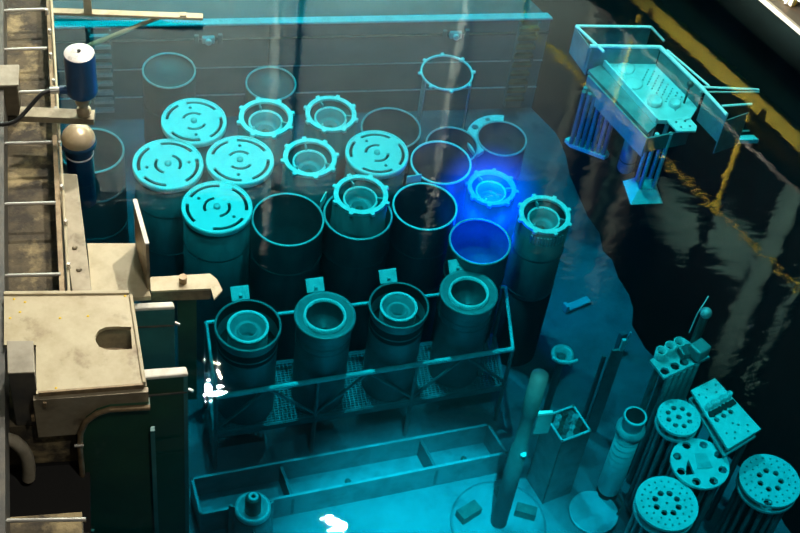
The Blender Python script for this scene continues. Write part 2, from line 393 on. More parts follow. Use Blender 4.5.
def geared(px, py, wpx, label, z=-1.15, base=FLOOR, turn=0.0, glow=False, ribs=False):
    r = size(px, py, z, wpx) / 2; p = at(px, py, z); h = z - base
    t = thing('flanged_canister', (p.x, p.y, z), label, 'canister', 'canisters with lugged collars', turn)
    shell(MB(), r * .97, -h, -.03, r * .09, -.34).build('body', 'canister', t); bands(t, r * .97, h)
    plate2d('lug_collar', gear_outline(r * .96, r * .10, 8, .09), [circ(r * .79, 40)], .03, 'steel' if glow else 'rim', t, 0)
    MB().lathe([(r * .60, -.10), (r * .60, -.075), (r * .54, -.075), (r * .50, -.16), (r * .34, -.20), (r * .34, -.18), (r * .29, -.18), (r * .29, -.25), (0, -.25)], 40).build('inner_cup', 'tube_dim' if glow else 'cup', t)
    MB().lathe([(r * .86, -.30), (r * .60, -.30), (r * .60, -.10)], 40).build('inner_deck', 'canister_in', t)
    MB().lathe([(r * .615, -.085), (r * .615, -.062), (r * .545, -.062), (r * .545, -.085)], 40, closed=True).build('cup_ring', 'steel' if glow else 'rim', t)
    for k in range(3):
        a = R(90 + 120 * k); c, s_ = math.cos(a), math.sin(a)
        MB().box((c * r * .69, s_ * r * .69, -.045), (r * .22, r * .05, .05), a).build('spoke', 'steel', t)
    MB().lathe([(r * .14, -.25), (r * .14, -.20), (0, -.19)], 14).build('cup_knob', 'dark_steel' if not glow else 'fuel_glow', t)
    if ribs:
        MB().lathe([(r * .985, -h), (r * .985, -1.0), (r * .96, -1.0)], 44).build('shaded_lower_body', 'slot', t)  # near-black skin standing for the shadow on the lower body
        for k in range(11):
            a = R(232 + k * 7) - turn
            MB().box((r * .985 * math.cos(a), r * .985 * math.sin(a), -.12), (.02, .018, .10), a).build('collar_tooth', 'steel', t)
    if glow:
        MB().lathe([(r * .30, -.22), (r * .28, -.19), (0, -.185)], 20).build('fuel_top', 'fuel_glow', t)
        light('fuel_light', 'POINT', (p.x, p.y, z + .07), None, 24, (.006, .10, 1.0), t, shadow_soft_size=.12)
        for q in range(3):
            a = R(190 + 75 * q)
            light('fuel_light', 'POINT', (p.x + math.cos(a) * r * 1.3, p.y + math.sin(a) * r * 1.3, z - .20), None, 14, (.004, .07, 1.0), t, shadow_soft_size=.14)
    return t
def opened(px, py, wpx, label, z=-1.3, base=FLOOR, floor_z=None, m='canister', rimm='steel', tab=None, t_=.016, glow=False, group='open steel canisters'):
    r = size(px, py, z, wpx) / 2; p = at(px, py, z); h = z - base
    t = thing('open_canister', (p.x, p.y, z), label, 'canister', group)
    mb = MB(); mb.lathe([(0, -h), (r, -h), (r, -.012)], 48); mb.build('body', m, t); bands(t, r, h, m)
    MB().lathe([(r - t_, -.012), (r - t_, -h + .05 if floor_z is None else floor_z), (0, -h + .05 if floor_z is None else floor_z)], 48).build('inner_wall', 'canister_in', t)
    MB().lathe([(r + .003, -.014), (r + .003, 0), (r - t_, 0), (r - t_, -.014)], 56, closed=True).build('rim', rimm, t)
    if tab:
        a = R(tab); c, s_ = math.cos(a), math.sin(a)
        MB().box((c * (r + .03), s_ * (r + .03), .03), (.012, .15, .10), a).build('tab', 'tag', t)
    if glow:
        light('fuel_light', 'POINT', (p.x, p.y, z - .10), None, 12, (.005, .06, 1.0), t, shadow_soft_size=.1)
    return t

lidded(194, 121, 64, 'canister with bright slotted lid, farthest back of the four at the left', turn=.3)
lidded(168, 164, 69, 'canister with bright slotted lid, leftmost of all', turn=1.9)
lidded(240, 160, 67, 'canister with bright slotted lid, right one of the four lids at the left', turn=.1)
lidded(217, 207, 70, 'canister with bright slotted lid, nearest the upright blade', turn=1.1)
lidded(377, 153, 63, 'canister with bright slotted lid standing alone among the lugged collars', turn=.6)
geared(266, 117, 56, 'lugged collar canister behind the left group of lids', turn=.2)
geared(331, 113, 53, 'lugged collar canister, farthest back on the right of two', turn=.4)
geared(310, 157, 56, 'lugged collar canister between the right-hand left lid and the lone lid', turn=.1)
geared(361, 194, 57, 'lugged collar canister sitting inside a wider open canister', z=-1.1, base=-3.14, turn=.3)
geared(545, 214, 54, 'lugged collar canister with toothed band, standing alone rightmost', turn=.2, ribs=True)
blue_can = geared(492, 187, 51, 'lugged collar canister glowing bright blue', z=-1.38, turn=.5, glow=True)
opened(288, 219, 72, 'wide open canister in front of the lids, empty and grey-green inside', floor_z=-.9)
opened(358, 214, 69, 'wide open canister holding a lugged collar canister', tab=152)
opened(425, 206, 65, 'wide open canister with black interior, right of the nested pair', rimm='rim', tab=100)
opened(441, 162, 61, 'open canister behind the black one, bright crescent rim', rimm='rim')
opened(391, 128, 60, 'open canister with brownish interior behind the lone lid', z=-2.0, floor_z=-.55)
opened(452, 145, 53, 'low open canister peeking out behind the crescent-rimmed one', z=-1.9)
crust = opened(502, 138, 50, 'open canister with a crusty pale collar behind the blue glow', z=-2.0, floor_z=-.5)
opened(480, 241, 62, 'open canister filled with deep blue light in front of the glowing one', z=-1.32, glow=True, floor_z=-.36)
# crusty collar piece
r = size(502, 138, -2.0, 50) / 2
plate2d('crust', arc_slot(r * 1.0, r * 1.42, R(75), R(215), 16), [circ(.04, 9, (-r * .95, r * .75)), circ(.03, 9, (-r * .35, r * 1.15))], .05, 'tag', crust, -.02)
# far, washed-out canisters
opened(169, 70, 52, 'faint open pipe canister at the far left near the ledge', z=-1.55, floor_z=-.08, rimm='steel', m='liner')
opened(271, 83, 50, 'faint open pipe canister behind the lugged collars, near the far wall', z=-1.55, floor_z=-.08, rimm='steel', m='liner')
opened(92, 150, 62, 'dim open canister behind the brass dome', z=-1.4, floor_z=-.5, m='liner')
# skeletal hoop on two straps
hp = at(447, 72, -1.6); hr = size(447, 72, -1.6, 53) / 2
ho = thing('strapped_hoop', (hp.x, hp.y, -1.6), 'thin lugged hoop carried on two slim straps near the far wall', 'hoop')
plate2d('hoop', gear_outline(hr, hr * .1, 8, .07), [circ(hr * .93, 40)], .02, 'rim', ho, 0)
for a, ln in ((200, 1.0), (335, 1.2)):
    c, s_ = math.cos(R(a)), math.sin(R(a))
    MB().box((c * hr * .96, s_ * hr * .96, -.8), (.015, .07, 1.58), R(a)).build('strap', 'steel', ho)
MB().lathe([(hr * .98, -1.6), (hr * .98, -1.55), (0, -1.55), (0, -1.6)], 32).build('base_plate', 'liner', ho)

# glow of the water round the hot fuel
bl = blue_can.location
g = MB()
g.lathe([(0, .62)] + [(.62 * math.cos(R(a)), .62 * math.sin(R(a))) for a in range(75, -90, -15)] + [(0, -.62)], 28)
glow = g.build('water_glow', 'slot'); glow.location = (bl.x - .02, bl.y - .04, bl.z - .12)
m = bpy.data.materials.new('water_glow'); m.use_nodes = True; nt = m.node_tree; nt.nodes.clear()
out = nt.nodes.new('ShaderNodeOutputMaterial'); em = nt.nodes.new('ShaderNodeEmission'); em.inputs['Color'].default_value = (.004, .10, 1, 1)
tc = nt.nodes.new('ShaderNodeTexCoord'); ln = nt.nodes.new('ShaderNodeVectorMath'); ln.operation = 'LENGTH'
mr = nt.nodes.new('ShaderNodeMapRange'); mr.interpolation_type = 'SMOOTHSTEP'; mr.inputs[1].default_value = .05; mr.inputs[2].default_value = .60; mr.inputs[3].default_value = 3.4; mr.inputs[4].default_value = 0
nt.links.new(tc.outputs['Object'], ln.inputs[0]); nt.links.new(ln.outputs['Value'], mr.inputs[0]); nt.links.new(mr.outputs[0], em.inputs['Strength'])
tb = nt.nodes.new('ShaderNodeBsdfTransparent'); nt.links.new(tb.outputs[0], out.inputs['Surface']); nt.links.new(em.outputs[0], out.inputs['Volume'])
glow.data.materials.clear(); glow.data.materials.append(m)
tag(glow, 'blue glow in the water round the glowing canister', 'glow', kind='stuff')

# ------------------------------------------------------------------ front rack and its four canisters
GR = -2.62
rk = thing('canister_rack', (2.0, 8.6, FLOOR), 'low steel rack with bright rails and mesh shelf under the front four canisters', 'rack')
FL, FR = at(216, 397, -2.05), at(513, 349, -2.05)
BL, BR = FL + Vector((-.04, .72, .18)), FR + Vector((.02, .62, .18))
def bar(name, a, b, r, m='steel', sq=False, root=rk, n=8):
    a, b = rel(a, root), rel(b, root)
    return MB().rod(a, b, r, n).build(name, m, root)
bar('rail', FL, FR, .025, 'rim'); bar('rail', BL, BR, .018, 'rim'); bar('rail', BL, FL, .016, 'steel'); bar('rail', BR, FR, .018, 'rim')
def lo(p, z): return Vector((p.x, p.y, z))
for k in range(4):
    f_ = k / 3; pf = FL.lerp(FR, f_); bar('post', lo(pf, FLOOR), pf, .021, 'tube_dim')
for k in (0, 3):
    pb = BL.lerp(BR, k / 3); bar('post', lo(pb, FLOOR), pb, .021, 'tube_dim')
for k in range(3):      # diagonal braces between rail and shelf
    a, b = FL.lerp(FR, k / 3), FL.lerp(FR, (k + 1) / 3); md = a.lerp(b, .5)
    bar('brace', lo(a, GR + .05), md, .016, 'tube_dim'); bar('brace', md, lo(b, GR + .05), .016, 'tube_dim')
for a, b in ((FL, FR), (BL, BR), (FL, BL), (FR, BR)):
    a, b = rel(lo(a, GR - .03), rk), rel(lo(b, GR - .03), rk); d = b - a
    MB().box((a + b) / 2, (d.length, .035, .07), math.atan2(d.y, d.x)).build('shelf_beam', 'tube_dim', rk)
gm = MB()
nb = 74
for k in range(nb + 1):
    a, b = rel(lo(FL.lerp(FR, k / nb), GR), rk), rel(lo(BL.lerp(BR, k / nb), GR), rk); d = b - a
    gm.box((a + b) / 2, (d.length, .010, .02), math.atan2(d.y, d.x))
for k in range(26):
    a, b = rel(lo(FL.lerp(BL, k / 25), GR + .002), rk), rel(lo(FR.lerp(BR, k / 25), GR + .002), rk); d = b - a
    gm.box((a + b) / 2, (d.length, .010, .02), math.atan2(d.y, d.x))
tag(gm.build('grating', 'cup', rk), kind='stuff')
def front(px, py, wpx, label, kind, tab, z=-1.45):
    r = size(px, py, z, wpx) / 2; p = at(px, py, z); h = z - GR - .013
    t = thing('racked_canister', (p.x, p.y, z), label, 'canister', 'canisters on the front rack')
    body = MB().lathe([(0, -h), (r * .90, -h), (r * .90, -.14), (r, -.04), (r, -.008)], 44); body.build('body', 'tube_dim', t)
    for zz in (-.22, -.30): MB().lathe([(r * .90, zz + .015), (r * .915, zz + .008), (r * .915, zz - .008), (r * .90, zz - .015)], 40).build('weld_band', 'tube_dim', t)
    if kind == 'sunk':
        MB().lathe([(r, -.010), (r, 0), (r * .93, 0), (r * .93, -.01)], 52, closed=True).build('rim', 'tube_dim', t)
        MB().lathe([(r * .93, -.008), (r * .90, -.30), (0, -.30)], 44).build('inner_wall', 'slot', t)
        MB().lathe([(r * .60, -.30), (r * .60, -.03), (r * .52, -.03), (r * .44, -.09), (r * .30, -.10), (r * .30, -.07), (r * .25, -.07), (r * .25, -.20), (0, -.20)], 40).build('inner_cup', 'cup', t)
        MB().lathe([(r * .625, -.045), (r * .625, -.018), (r * .54, -.018), (r * .54, -.045)], 44, closed=True).build('cup_ring', 'rim', t)
    else:
        MB().lathe([(r, -.010), (r, 0), (r * .90, 0), (r * .86, -.025), (r * .64, -.035), (r * .64, -.05)], 52).build('rim', 'cup', t)
        MB().lathe([(r * .70, -.034), (r * .68, .01), (r * .62, .01), (r * .60, -.03)], 48).build('mouth_ring', 'rim', t)
        MB().lathe([(r * .60, -.02), (r * .56, -.16), (0, -.20)], 40).build('bowl', 'canister', t)
        MB().rod((r * .0, -r * .30, -.18), (0, -r * .30, -.10), .022, 10).build('peg', 'slot', t)
        MB().box((0, -r * .42, -.14), (.03, .03, .06)).build('peg_foot', 'steel', t)
    q = rel(at(*tab, z + .02), t)
    MB().box(q, (.165, .018, .13), M=Matrix.Rotation(R(6), 3, 'Z') @ Matrix.Rotation(R(-50), 3, 'X')).build('tab', 'tag', t, .004)
    MB().box((q.x * .93, q.y * .93, -.03), (.03, .03, .12), R(6)).build('tab_post', 'steel', t)
    return t
front(248, 325, 67, 'racked canister with ringed cup sunk in a black gap, leftmost of four', 'sunk', (240, 293))
front(325, 315, 62, 'racked canister with broad pale rim and deep bowl, second from left', 'flush', (315, 285))
front(399, 305, 61, 'racked canister with ringed cup sunk in a black gap, third from left', 'sunk', (388, 276))
front(469, 292, 59, 'racked canister with broad pale rim and deep bowl, rightmost of four', 'flush', (457, 266))

# ------------------------------------------------------------------ trough on the floor
TZ = -2.88
A_, B_, C_, D_ = at(192, 479, TZ), at(488, 425, TZ), at(506, 453, TZ), at(201, 514, TZ)
tr = thing('floor_trough', (A_ + C_) / 2 * 1.0, 'long shallow steel trough with dividers on the pool floor in front of the rack', 'trough')
tr.location.z = FLOOR
bpy.context.view_layer.update()
def wall_seg(root, name, a, b, z0, z1, t, m, bevel=0):
    a, b = rel(lo(a, (z0 + z1) / 2), root), rel(lo(b, (z0 + z1) / 2), root); d = b - a
    return MB().box((a + b) / 2, (d.length + t, t, z1 - z0), math.atan2(d.y, d.x)).build(name, m, root, bevel)
for a, b in ((A_, B_), (B_, C_), (C_, D_), (D_, A_)):
    wall_seg(tr, 'side', a, b, FLOOR + .002, TZ, .022, 'tube_dim')
    wall_seg(tr, 'lip', a, b, TZ, TZ + .010, .026, 'cup')
MB().prism([rel(p, tr).xy for p in (A_, B_, C_, D_)], .01, .03).build('bottom', 'tube_dim', tr)
for f_ in (.29, .765):
    wall_seg(tr, 'divider', A_.lerp(B_, f_), D_.lerp(C_, f_), FLOOR + .03, TZ - .04, .03, 'canister')
for f_ in (.15, .5, .9):
    q = rel(lo(A_.lerp(B_, f_).lerp(D_.lerp(C_, f_), .45), FLOOR + .03), tr)
    MB().lathe([(.03, 0), (.03, .02), (0, .025)], 12, q).build('bolt', 'dark_steel', tr)

# ------------------------------------------------------------------ things standing on the front floor
def upright(name, px, py, label, cat, z=FLOOR):
    p = at(px, py, z); return thing(name, p, label, cat)
# nozzle in front of the trough
t = upright('nozzle_stand', 251, 545, 'squat nozzle with cupped collar standing in front of the trough', 'nozzle')
MB().lathe([(.0, 0), (.22, 0), (.16, .5), (.14, .58), (0, .58)], 30).build('stand', 'tube_dim', t)
MB().lathe([(.10, .56), (.16, .60), (.16, .66), (.125, .66), (.11, .61), (.06, .61)], 32).build('collar', 'steel', t)
MB().lathe([(.075, .60), (.070, .80), (.04, .83), (.04, .80), (0, .80)], 24).build('nozzle', 'dark_steel', t)
MB().lathe([(.045, .82), (.045, .835), (.02, .835), (.02, .82)], 20, closed=True).build('nozzle_ring', 'rim', t)
for a in (30, 150, 270):
    MB().box((.17 * math.cos(R(a)), .17 * math.sin(R(a)), .28), (.12, .02, .52), R(a)).build('fin', 'tube_dim', t)
# round base plate with the tall pole
t = upright('tall_pole', 498, 524, 'tall thick pole with a narrow neck standing on a round floor plate', 'pole')
MB().lathe([(0, .004), (.46, .004), (.46, .03), (.43, .04), (0, .04)], 48).build('base_plate', 'floor', t)
MB().lathe([(0, .04), (.078, .04), (.078, 1.28), (.06, 1.31), (.06, 1.80), (.075, 1.83), (.075, 2.35), (0, 2.35)], 22).build('shaft', 'canister_in', t)
MB().lathe([(.03, 0), (.03, .015), (.015, .02), (0, .02)], 14, (.02, -.07, 1.28)).build('stud', 'steel', t)
MB().box((-.28, .1, .09), (.22, .12, .1), .5).build('clamp', 'dark_steel', t); MB().box((.27, .06, .09), (.2, .1, .1), -.4).build('clamp', 'dark_steel', t)
MB().box((.06, .25, .07), (.06, .2, .08), .1).build('clamp', 'dark_steel', t)
MB().prism([(.085, -.01), (.22, -.01), (.085, .01)], 1.5, 1.78).build('fin', 'cup', t)
MB().box((.13, 0, 1.80), (.16, .03, .03)).build('arm', 'plate', t)
# square basket with tubes
t = upright('square_basket', 548, 486, 'square sheet-metal basket with a cluster of dark tubes in its top', 'basket')
s_ = .15; hB = 1.05; rzq = R(18); Mz = Matrix.Rotation(rzq, 3, 'Z')
for k in range(4):
    a = rzq + R(90 * k)
    MB().box((math.cos(a) * s_, math.sin(a) * s_, hB / 2 + .003), (.014, 2 * s_ + .014, hB), a).build('side_panel', 'tube_dim', t)
    MB().box((math.cos(a) * s_, math.sin(a) * s_, hB + .008), (.02, 2 * s_ + .02, .012), a).build('lip', 'rim', t)
for i in range(4):
    for j in range(4):
        if (i, j) in ((0, 3), (3, 0)): continue
        q = Mz @ Vector((-.105 + .07 * i, -.105 + .07 * j, 0))
        MB().lathe([(.030, .1), (.030, hB - .02 + .02 * ((i + j) % 3)), (.022, hB - .02 + .02 * ((i + j) % 3)), (.022, hB - .2), (0, hB - .2)], 12, q).build('tube', ['tube_dim', 'dark_steel', 'steel'][(i * 2 + j) % 3], t)
# flat bar post
t = upright('flat_bar_post', 590, 432, 'flat steel bar standing upright with a cut top beside the basket', 'post')
MB().prism([(-.06, -.012), (.06, -.012), (.06, .012), (-.06, .012)], .002, 1.35).build('bar', 'tube_dim', t)
MB().box((-.10, .03, .62), (.03, .03, 1.2), .2).build('side_rod', 'canister', t)
MB().box((.03, 0, 1.42), (.035, .03, .16)).build('tip', 'tag', t)
# hooked bracket stand
t = upright('hook_stand', 543, 420, 'slim stand carrying a bright curved hook plate near the rack corner', 'stand')
MB().rod((0, 0, 0), (0, 0, 1.05), .035, 12).build('stem', 'canister', t)
MB().tube([(-.12, -.06, 1.12), (-.05, -.10, 1.10), (.04, -.11, 1.09), (.13, -.08, 1.08)], .018, 8).build('hook', 'rim', t)
MB().lathe([(.04, 1.0), (.11, 1.06), (.11, 1.1), (.08, 1.1), (.05, 1.04)], 22).build('cup', 'steel', t)
MB().box((.1, -.02, 1.0), (.02, .03, .14)).build('clip', 'tag', t)
# pipe stub and small plate lying behind
t = upright('bent_plate', 577, 306, 'short pale bent plate lying on the floor right of the toothed canister', 'plate')
MB().box((0, 0, .035), (.30, .09, .03), R(22)).box((-.15, -.06, .06), (.04, .08, .10), R(22)).build('sheet', 'plate', t, .006)
t = upright('stub_post', 617, 352, 'short slotted post stub at the lip of the dark pit', 'post')
MB().box((0, 0, .16), (.07, .05, .32), .3).build('stub', 'tube_dim', t); MB().rod((.05, 0, .0), (.09, .02, .30), .012, 8).build('wire', 'rim', t)
# tall clear tube with its hoop tray
t = upright('collared_tube', 607, 492, 'tall pale tube with a double collar top and black boot', 'tube')
r_ = size(606, 493, FLOOR, 23) / 2
MB().lathe([(0, .0), (r_ * .95, 0), (r_ * .95, .07), (0, .07)], 22).build('boot', 'slot', t)
MB().lathe([(r_ * .9, .07), (r_, .1), (r_, 1.08), (r_ * .86, 1.08), (r_ * .86, .5), (0, .5)], 26).build('shaft', 'clear_tube', t)
MB().lathe([(r_, 1.02), (r_ * 1.2, 1.04), (r_ * 1.2, 1.10), (r_ * .86, 1.12)], 30).build('collar', 'steel', t)
MB().lathe([(r_ * .86, 1.12), (r_ * .86, 1.26), (r_ * .92, 1.26), (r_ * .95, 1.26), (r_ * .95, 1.28), (r_ * .78, 1.28)], 26).build('mouth', 'plate', t)
MB().lathe([(r_ * .78, 1.28), (r_ * .76, .9), (0, .9)], 26).build('bore', 'canister_in', t)  # dark colour stands for the shade down the hollow tube
for k in range(9): MB().lathe([(r_, .2 + k * .09), (r_ * 1.02, .21 + k * .09), (r_, .22 + k * .09)], 24).build('ring', 'clear_tube', t)
t = upright('hoop_tray', 593, 514, 'round shallow hoop tray lying on the floor at the foot of the collared tube', 'tray')
MB().lathe([(.23, .003), (.24, .035), (.225, .035), (.215, .012), (0, .012), (0, .003)], 40).build('tray', 'plate', t)
MB().tube([(.22, -.05, .04), (.28, .0, .12), (.25, .14, .12), (.19, .14, .04)], .012, 8).build('handle', 'dark_steel', t)

# ------------------------------------------------------------------ fuel baskets at the lower right
def pins(root, r, n, z0, z1, m='tube_dim', rr=.022, inner=True):
    for k in range(n):
        a = 2 * math.pi * k / n
        MB().rod((r * math.cos(a), r * math.sin(a), z0), (r * math.cos(a), r * math.sin(a), z1), rr, 8).build('support_tube', m, root)
def ring_holes(n, rad, hr, a0=0.0): return [circ(hr, 12, (rad * math.cos(a0 + 2 * math.pi * k / n), rad * math.sin(a0 + 2 * math.pi * k / n))) for k in range(n)]
def basket(px, py, wpx, z, base, label, holes, under=True, turn=0.0, thick=.03, npin=12, mp='plate'):
    p = at(px, py, z); r = size(px, py, z, wpx) / 2
    t = thing('disc_basket', (p.x, p.y, z), label, 'basket', 'perforated disc baskets', turn)
    plate2d('top_disc', circ(r, 52), holes(r), thick, mp, t, 0)
    if under: plate2d('lower_disc', circ(r * .99, 44), [circ(r * .62, 30)], thick, 'steel', t, -.10)
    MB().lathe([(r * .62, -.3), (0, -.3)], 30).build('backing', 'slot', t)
    pins(t, r * .80, npin, -(z - base), -.10 if under else -thick)
    pins(t, r * .45, 7, -(z - base), -.30, 'canister')
    MB().lathe([(0, -(z - base)), (r * .95, -(z - base)), (r * .95, -(z - base) + .03), (0, -(z - base) + .03)], 36).build('foot_disc', 'tube_dim', t)
    return t
basket(679, 417, 43, -1.75, FLOOR, 'small round basket with a ring of nine dark holes and a double disc edge', lambda r: ring_holes(8, r * .52, r * .125) + [circ(r * .14, 12)] + ring_holes(20, r * .86, r * .03), turn=.2)
basket(667, 503, 62, -1.9, FLOOR, 'large round basket with eight holes amid rings of tiny holes, nearest the frame edge', lambda r: ring_holes(8, r * .38, r * .105, .2) + [circ(r * .05, 10)] + ring_holes(14, r * .60, r * .038) + ring_holes(22, r * .80, r * .038), turn=.1, npin=16)
basket(770, 480, 60, -2.0, -5.0, 'round basket with notched lower edge and scattered holes, rightmost', lambda r: ring_holes(7, r * .36, r * .10, .3) + ring_holes(16, r * .62, r * .035) + ring_holes(22, r * .83, r * .038) + [circ(r * .14, 12, (-r * .62, -r * .62))], turn=.4, npin=16)
basket(700, 463, 58, -1.85, FLOOR, 'round basket with eight big edge holes and a triangular slot', lambda r: ring_holes(8, r * .78, r * .15, .35) + [[(-r * .62, -r * .42), (-r * .30, -r * .42), (-r * .36, r * .18), (-r * .50, -.02)]], under=False, turn=0)
bd = [o for o in bpy.data.objects if o.name.startswith('disc_basket')][-1]
r = size(700, 463, -1.85, 58) / 2
MB().prism([(-.04, -.06), (.10, -.06), (.08, .10), (-.02, .10)], .0, .008).build('patch', 'steel', bd)
# rectangular plate basket
z = -1.65; p = at(726, 413, z)
t = thing('plate_basket', (p.x, p.y, z), 'rectangular perforated plate basket with a row of short tubes', 'basket')
q = [rel(at(x, y, z), t).xy for x, y in ((691, 390), (715, 378), (761, 429), (728, 449))]
def bil(u, v): return (q[0] * (1 - u) * (1 - v) + q[1] * u * (1 - v) + q[2] * u * v + q[3] * (1 - u) * v)
hs = [circ(.012, 8, tuple(bil(u, v))) for u, v in ((.15, .12), (.5, .1), (.85, .1), (.3, .2), (.7, .2), (.2, .8), (.4, .85), (.6, .78), (.8, .85), (.3, .92), (.7, .93), (.5, .72))]
hs += [circ(.026, 12, tuple(bil(u, .56))) for u in (.18, .42, .66)]
plate2d('top_plate', [tuple(v) for v in q], hs, .03, 'plate', t, 0)
plate2d('lower_plate', [tuple(v * .97) for v in q], [], .03, 'steel', t, -.12)
for k in range(6):
    b_ = bil(.12 + k * .15, .36)
    MB().lathe([(.027, -.1), (.027, .06 + .02 * (k % 2)), (.018, .06 + .02 * (k % 2)), (.018, .01), (0, .01)], 12, (b_.x, b_.y, 0)).build('tube', 'steel', t)
    b_ = bil(.12 + k * .15, .46)
    MB().box((b_.x, b_.y, .01), (.05, .05, .022), .4 * k).build('dark_block', 'slot', t)
for u, v in ((.1, .06), (.9, .06), (.1, .94), (.9, .94), (.5, .5)):
    b_ = bil(u, v) * .9
    MB().rod((b_.x, b_.y, -(z + 5)), (b_.x, b_.y, -.1), .03, 8).build('support_tube', 'canister', t)
# tray with three cups
z = -1.45; p = at(678, 366, z)
t = thing('cup_tray', (p.x, p.y, z), 'tilted-looking tray plate with three cups and three holes on a tube bundle', 'tray')
q = [rel(at(x, y, z), t).xy for x, y in ((650, 360), (684, 338), (710, 357), (664, 378))]
hs = [circ(.042, 16, tuple(rel(at(x, y, z), t).xy)) for x, y in ((665, 371), (675, 366), (684, 362))]
plate2d('plate', [tuple(v) for v in q], hs, .03, 'steel', t, 0)
for x, y in ((660, 355), (669, 350), (678, 346)):
    v = rel(at(x, y, z + .03), t)
    MB().lathe([(.050, -.0), (.054, .10), (.044, .10), (.042, .01)], 18, (v.x, v.y, .0)).build('cup', 'plate', t)
    MB().lathe([(.043, .02), (0, .02)], 14, (v.x, v.y, 0)).build('cup_bottom', 'slot', t)  # near-black floor stands for the shade inside the open cup
for i in range(5):
    v = q[0].lerp(q[2], .12 + i * .17) * .85; w_ = q[3].lerp(q[2], .1 + .18 * i) * .8
    MB().rod((v.x, v.y, -(z - FLOOR)), (v.x, v.y, -.03), .032, 8).build('support_tube', 'tube_dim', t)
    MB().rod((w_.x, w_.y, -(z - FLOOR)), (w_.x, w_.y, -.03), .032, 8).build('support_tube', 'tube_dim', t)
MB().box((.20, .09, .10), (.16, .14, .14), .5).build('lump', 'tube_dim', t, .02)
MB().box((.10, .12, .05), (.14, .12, .08), .2).build('lump', 'canister', t, .02)
# ball-topped post behind the tray
p = at(706, 313, -1.05)
t = thing('ball_post', (p.x, p.y, -1.05), 'slim post topped by a small round lamp with a wire loop behind the cup tray', 'post')
MB().lathe([(.055 * math.cos(R(a)), .055 * math.sin(R(a))) for a in range(-90, 91, 15)], 20).build('ball', 'steel', t)
MB().rod((0, 0, -4.9), (0, 0, -.04), .04, 12).build('stem', 'dark_steel', t)
MB().tube([(-.10, -.02, -.25), (-.08, 0, .0), (-.02, .05, .10), (.01, .08, .14)], .006, 6).build('wire', 'rim', t)

# ------------------------------------------------------------------ underwater ladders on the far wall
def wall_ladder(px0, px1, y0, y1, n, m, label, shift):
    # on the far wall face
    c = at((px0 + px1) / 2, y0, -1.9)
    t = thing('wall_ladder', (c.x, 12.80, -3.0), label, 'ladder')
    w = size((px0 + px1) / 2, 60, -2, px1 - px0) / 2
    for s_ in (-1, 1): MB().box((s_ * w, 0, .55), (.025, .04, 1.3)).build('side_rail', 'liner', t)
    for k in range(n): MB().box((0, -.015, 1.12 - k * .135), (2 * w, .05, .045)).build('rung', m, t)
    return t
wall_ladder(90, 110, 38, 105, 9, 'steel', 'submerged ladder with pale cyan rungs on the far wall at the left', 0)
wall_ladder(522, 542, 40, 105, 9, 'rail_brown', 'submerged ladder with rusty brown rungs on the far wall at the right', 0)
# small fixtures under the ledge
for px, py, lab in ((208, 31, 'small cyan clamp fixture under the ledge at the left'), (457, 31, 'small cyan clamp fixture under the ledge at the right')):
    p = at(px, py, -1.9)
    t = thing('ledge_clamp', (p.x, 12.82, -2.0), lab, 'clamp', 'clamps under the ledge')
    MB().box((0, 0, .02), (.14, .05, .09)).build('block', 'steel', t, .01)
    MB().box((-.13, 0, .04), (.05, .04, .10)).box((.13, 0, .03), (.05, .04, .13)).build('ear', 'liner', t, .008)
    MB().rod((0, -.06, .02), (0, .0, .02), .035, 12).build('knob', 'rim', t)

# ------------------------------------------------------------------ bench on the right wall (under water)
bz, tz = -.50, -.72
bn = thing('wall_bench', at(640, 80, -1.0), 'cyan-lit submerged tank bench with perforated tray hung on the right wall', 'bench')
def bw(name, a, b, z0, z1, t, m): return wall_seg(bn, name, at(*a, bz), at(*b, bz), z0, z1, t, m)
def bt(name, a, b, z, r, m='rim'):
    return MB().rod(rel(at(*a, z), bn), rel(at(*b, z), bn), r, 8).build(name, m, bn)
bt('rim_bar', (576, 26), (651, 27), bz, .016); bt('rim_bar', (590, 46), (660, 47), bz, .020)
bt('rim_bar', (660, 47), (704, 90), bz, .022); bt('rim_bar', (651, 27), (664, 41), bz, .014, 'steel')
bt('rim_bar', (576, 26), (604, 52), bz, .016); bt('rim_bar', (667, 50), (709, 86), bz, .012)
wall_seg(bn, 'end_panel', at(590, 46, bz), at(660, 47, bz), bz - .30, bz - .02, .012, 'cup')
wall_seg(bn, 'end_panel', at(576, 26, bz), at(651, 27, bz), bz - .25, bz - .02, .012, 'tube_dim')
wall_seg(bn, 'side_panel', at(662, 49, bz), at(703, 90, bz), bz - .28, bz - .02, .012, 'tube_dim')
wall_seg(bn, 'side_panel', at(576, 26, bz), at(592, 48, bz), bz - .35, bz - .02, .012, 'cup')
# perforated tray
tq = [(603, 62), (661, 64), (697, 108), (689, 121), (656, 121)]
tw = [rel(at(x, y, tz), bn).xy for x, y in tq]
hs = []
for i in range(6):
    for j in range(8):
        px, py = 643 + j * 4.6 + i * 1.3, 74 + j * 4.3 - i * 2.6 + 6
        if px > 688 - .2 * i or py < 68: continue
        hs.append(circ(.011, 8, tuple(rel(at(px, py, tz), bn).xy)))
tray = plate2d('tray', [tuple(v) for v in tw], hs, .025, 'plate', bn, tz - bn.location.z)
for (x, y), rr in (((626, 69), .085), ((634, 84), .085)):
    v = rel(at(x, y, tz), bn); MB().lathe([(rr, 0), (rr, .012), (rr - .012, .018), (0, .018)], 26, v).build('disc', 'lid', tray)
for (x, y), rr in (((654, 103), .075), ((674, 105), .06)):
    v = rel(at(x, y, tz), bn); MB().lathe([(rr, 0), (rr, .05), (rr - .014, .05), (rr - .014, .004), (0, .004)], 26, v).build('ring', 'plate', tray)
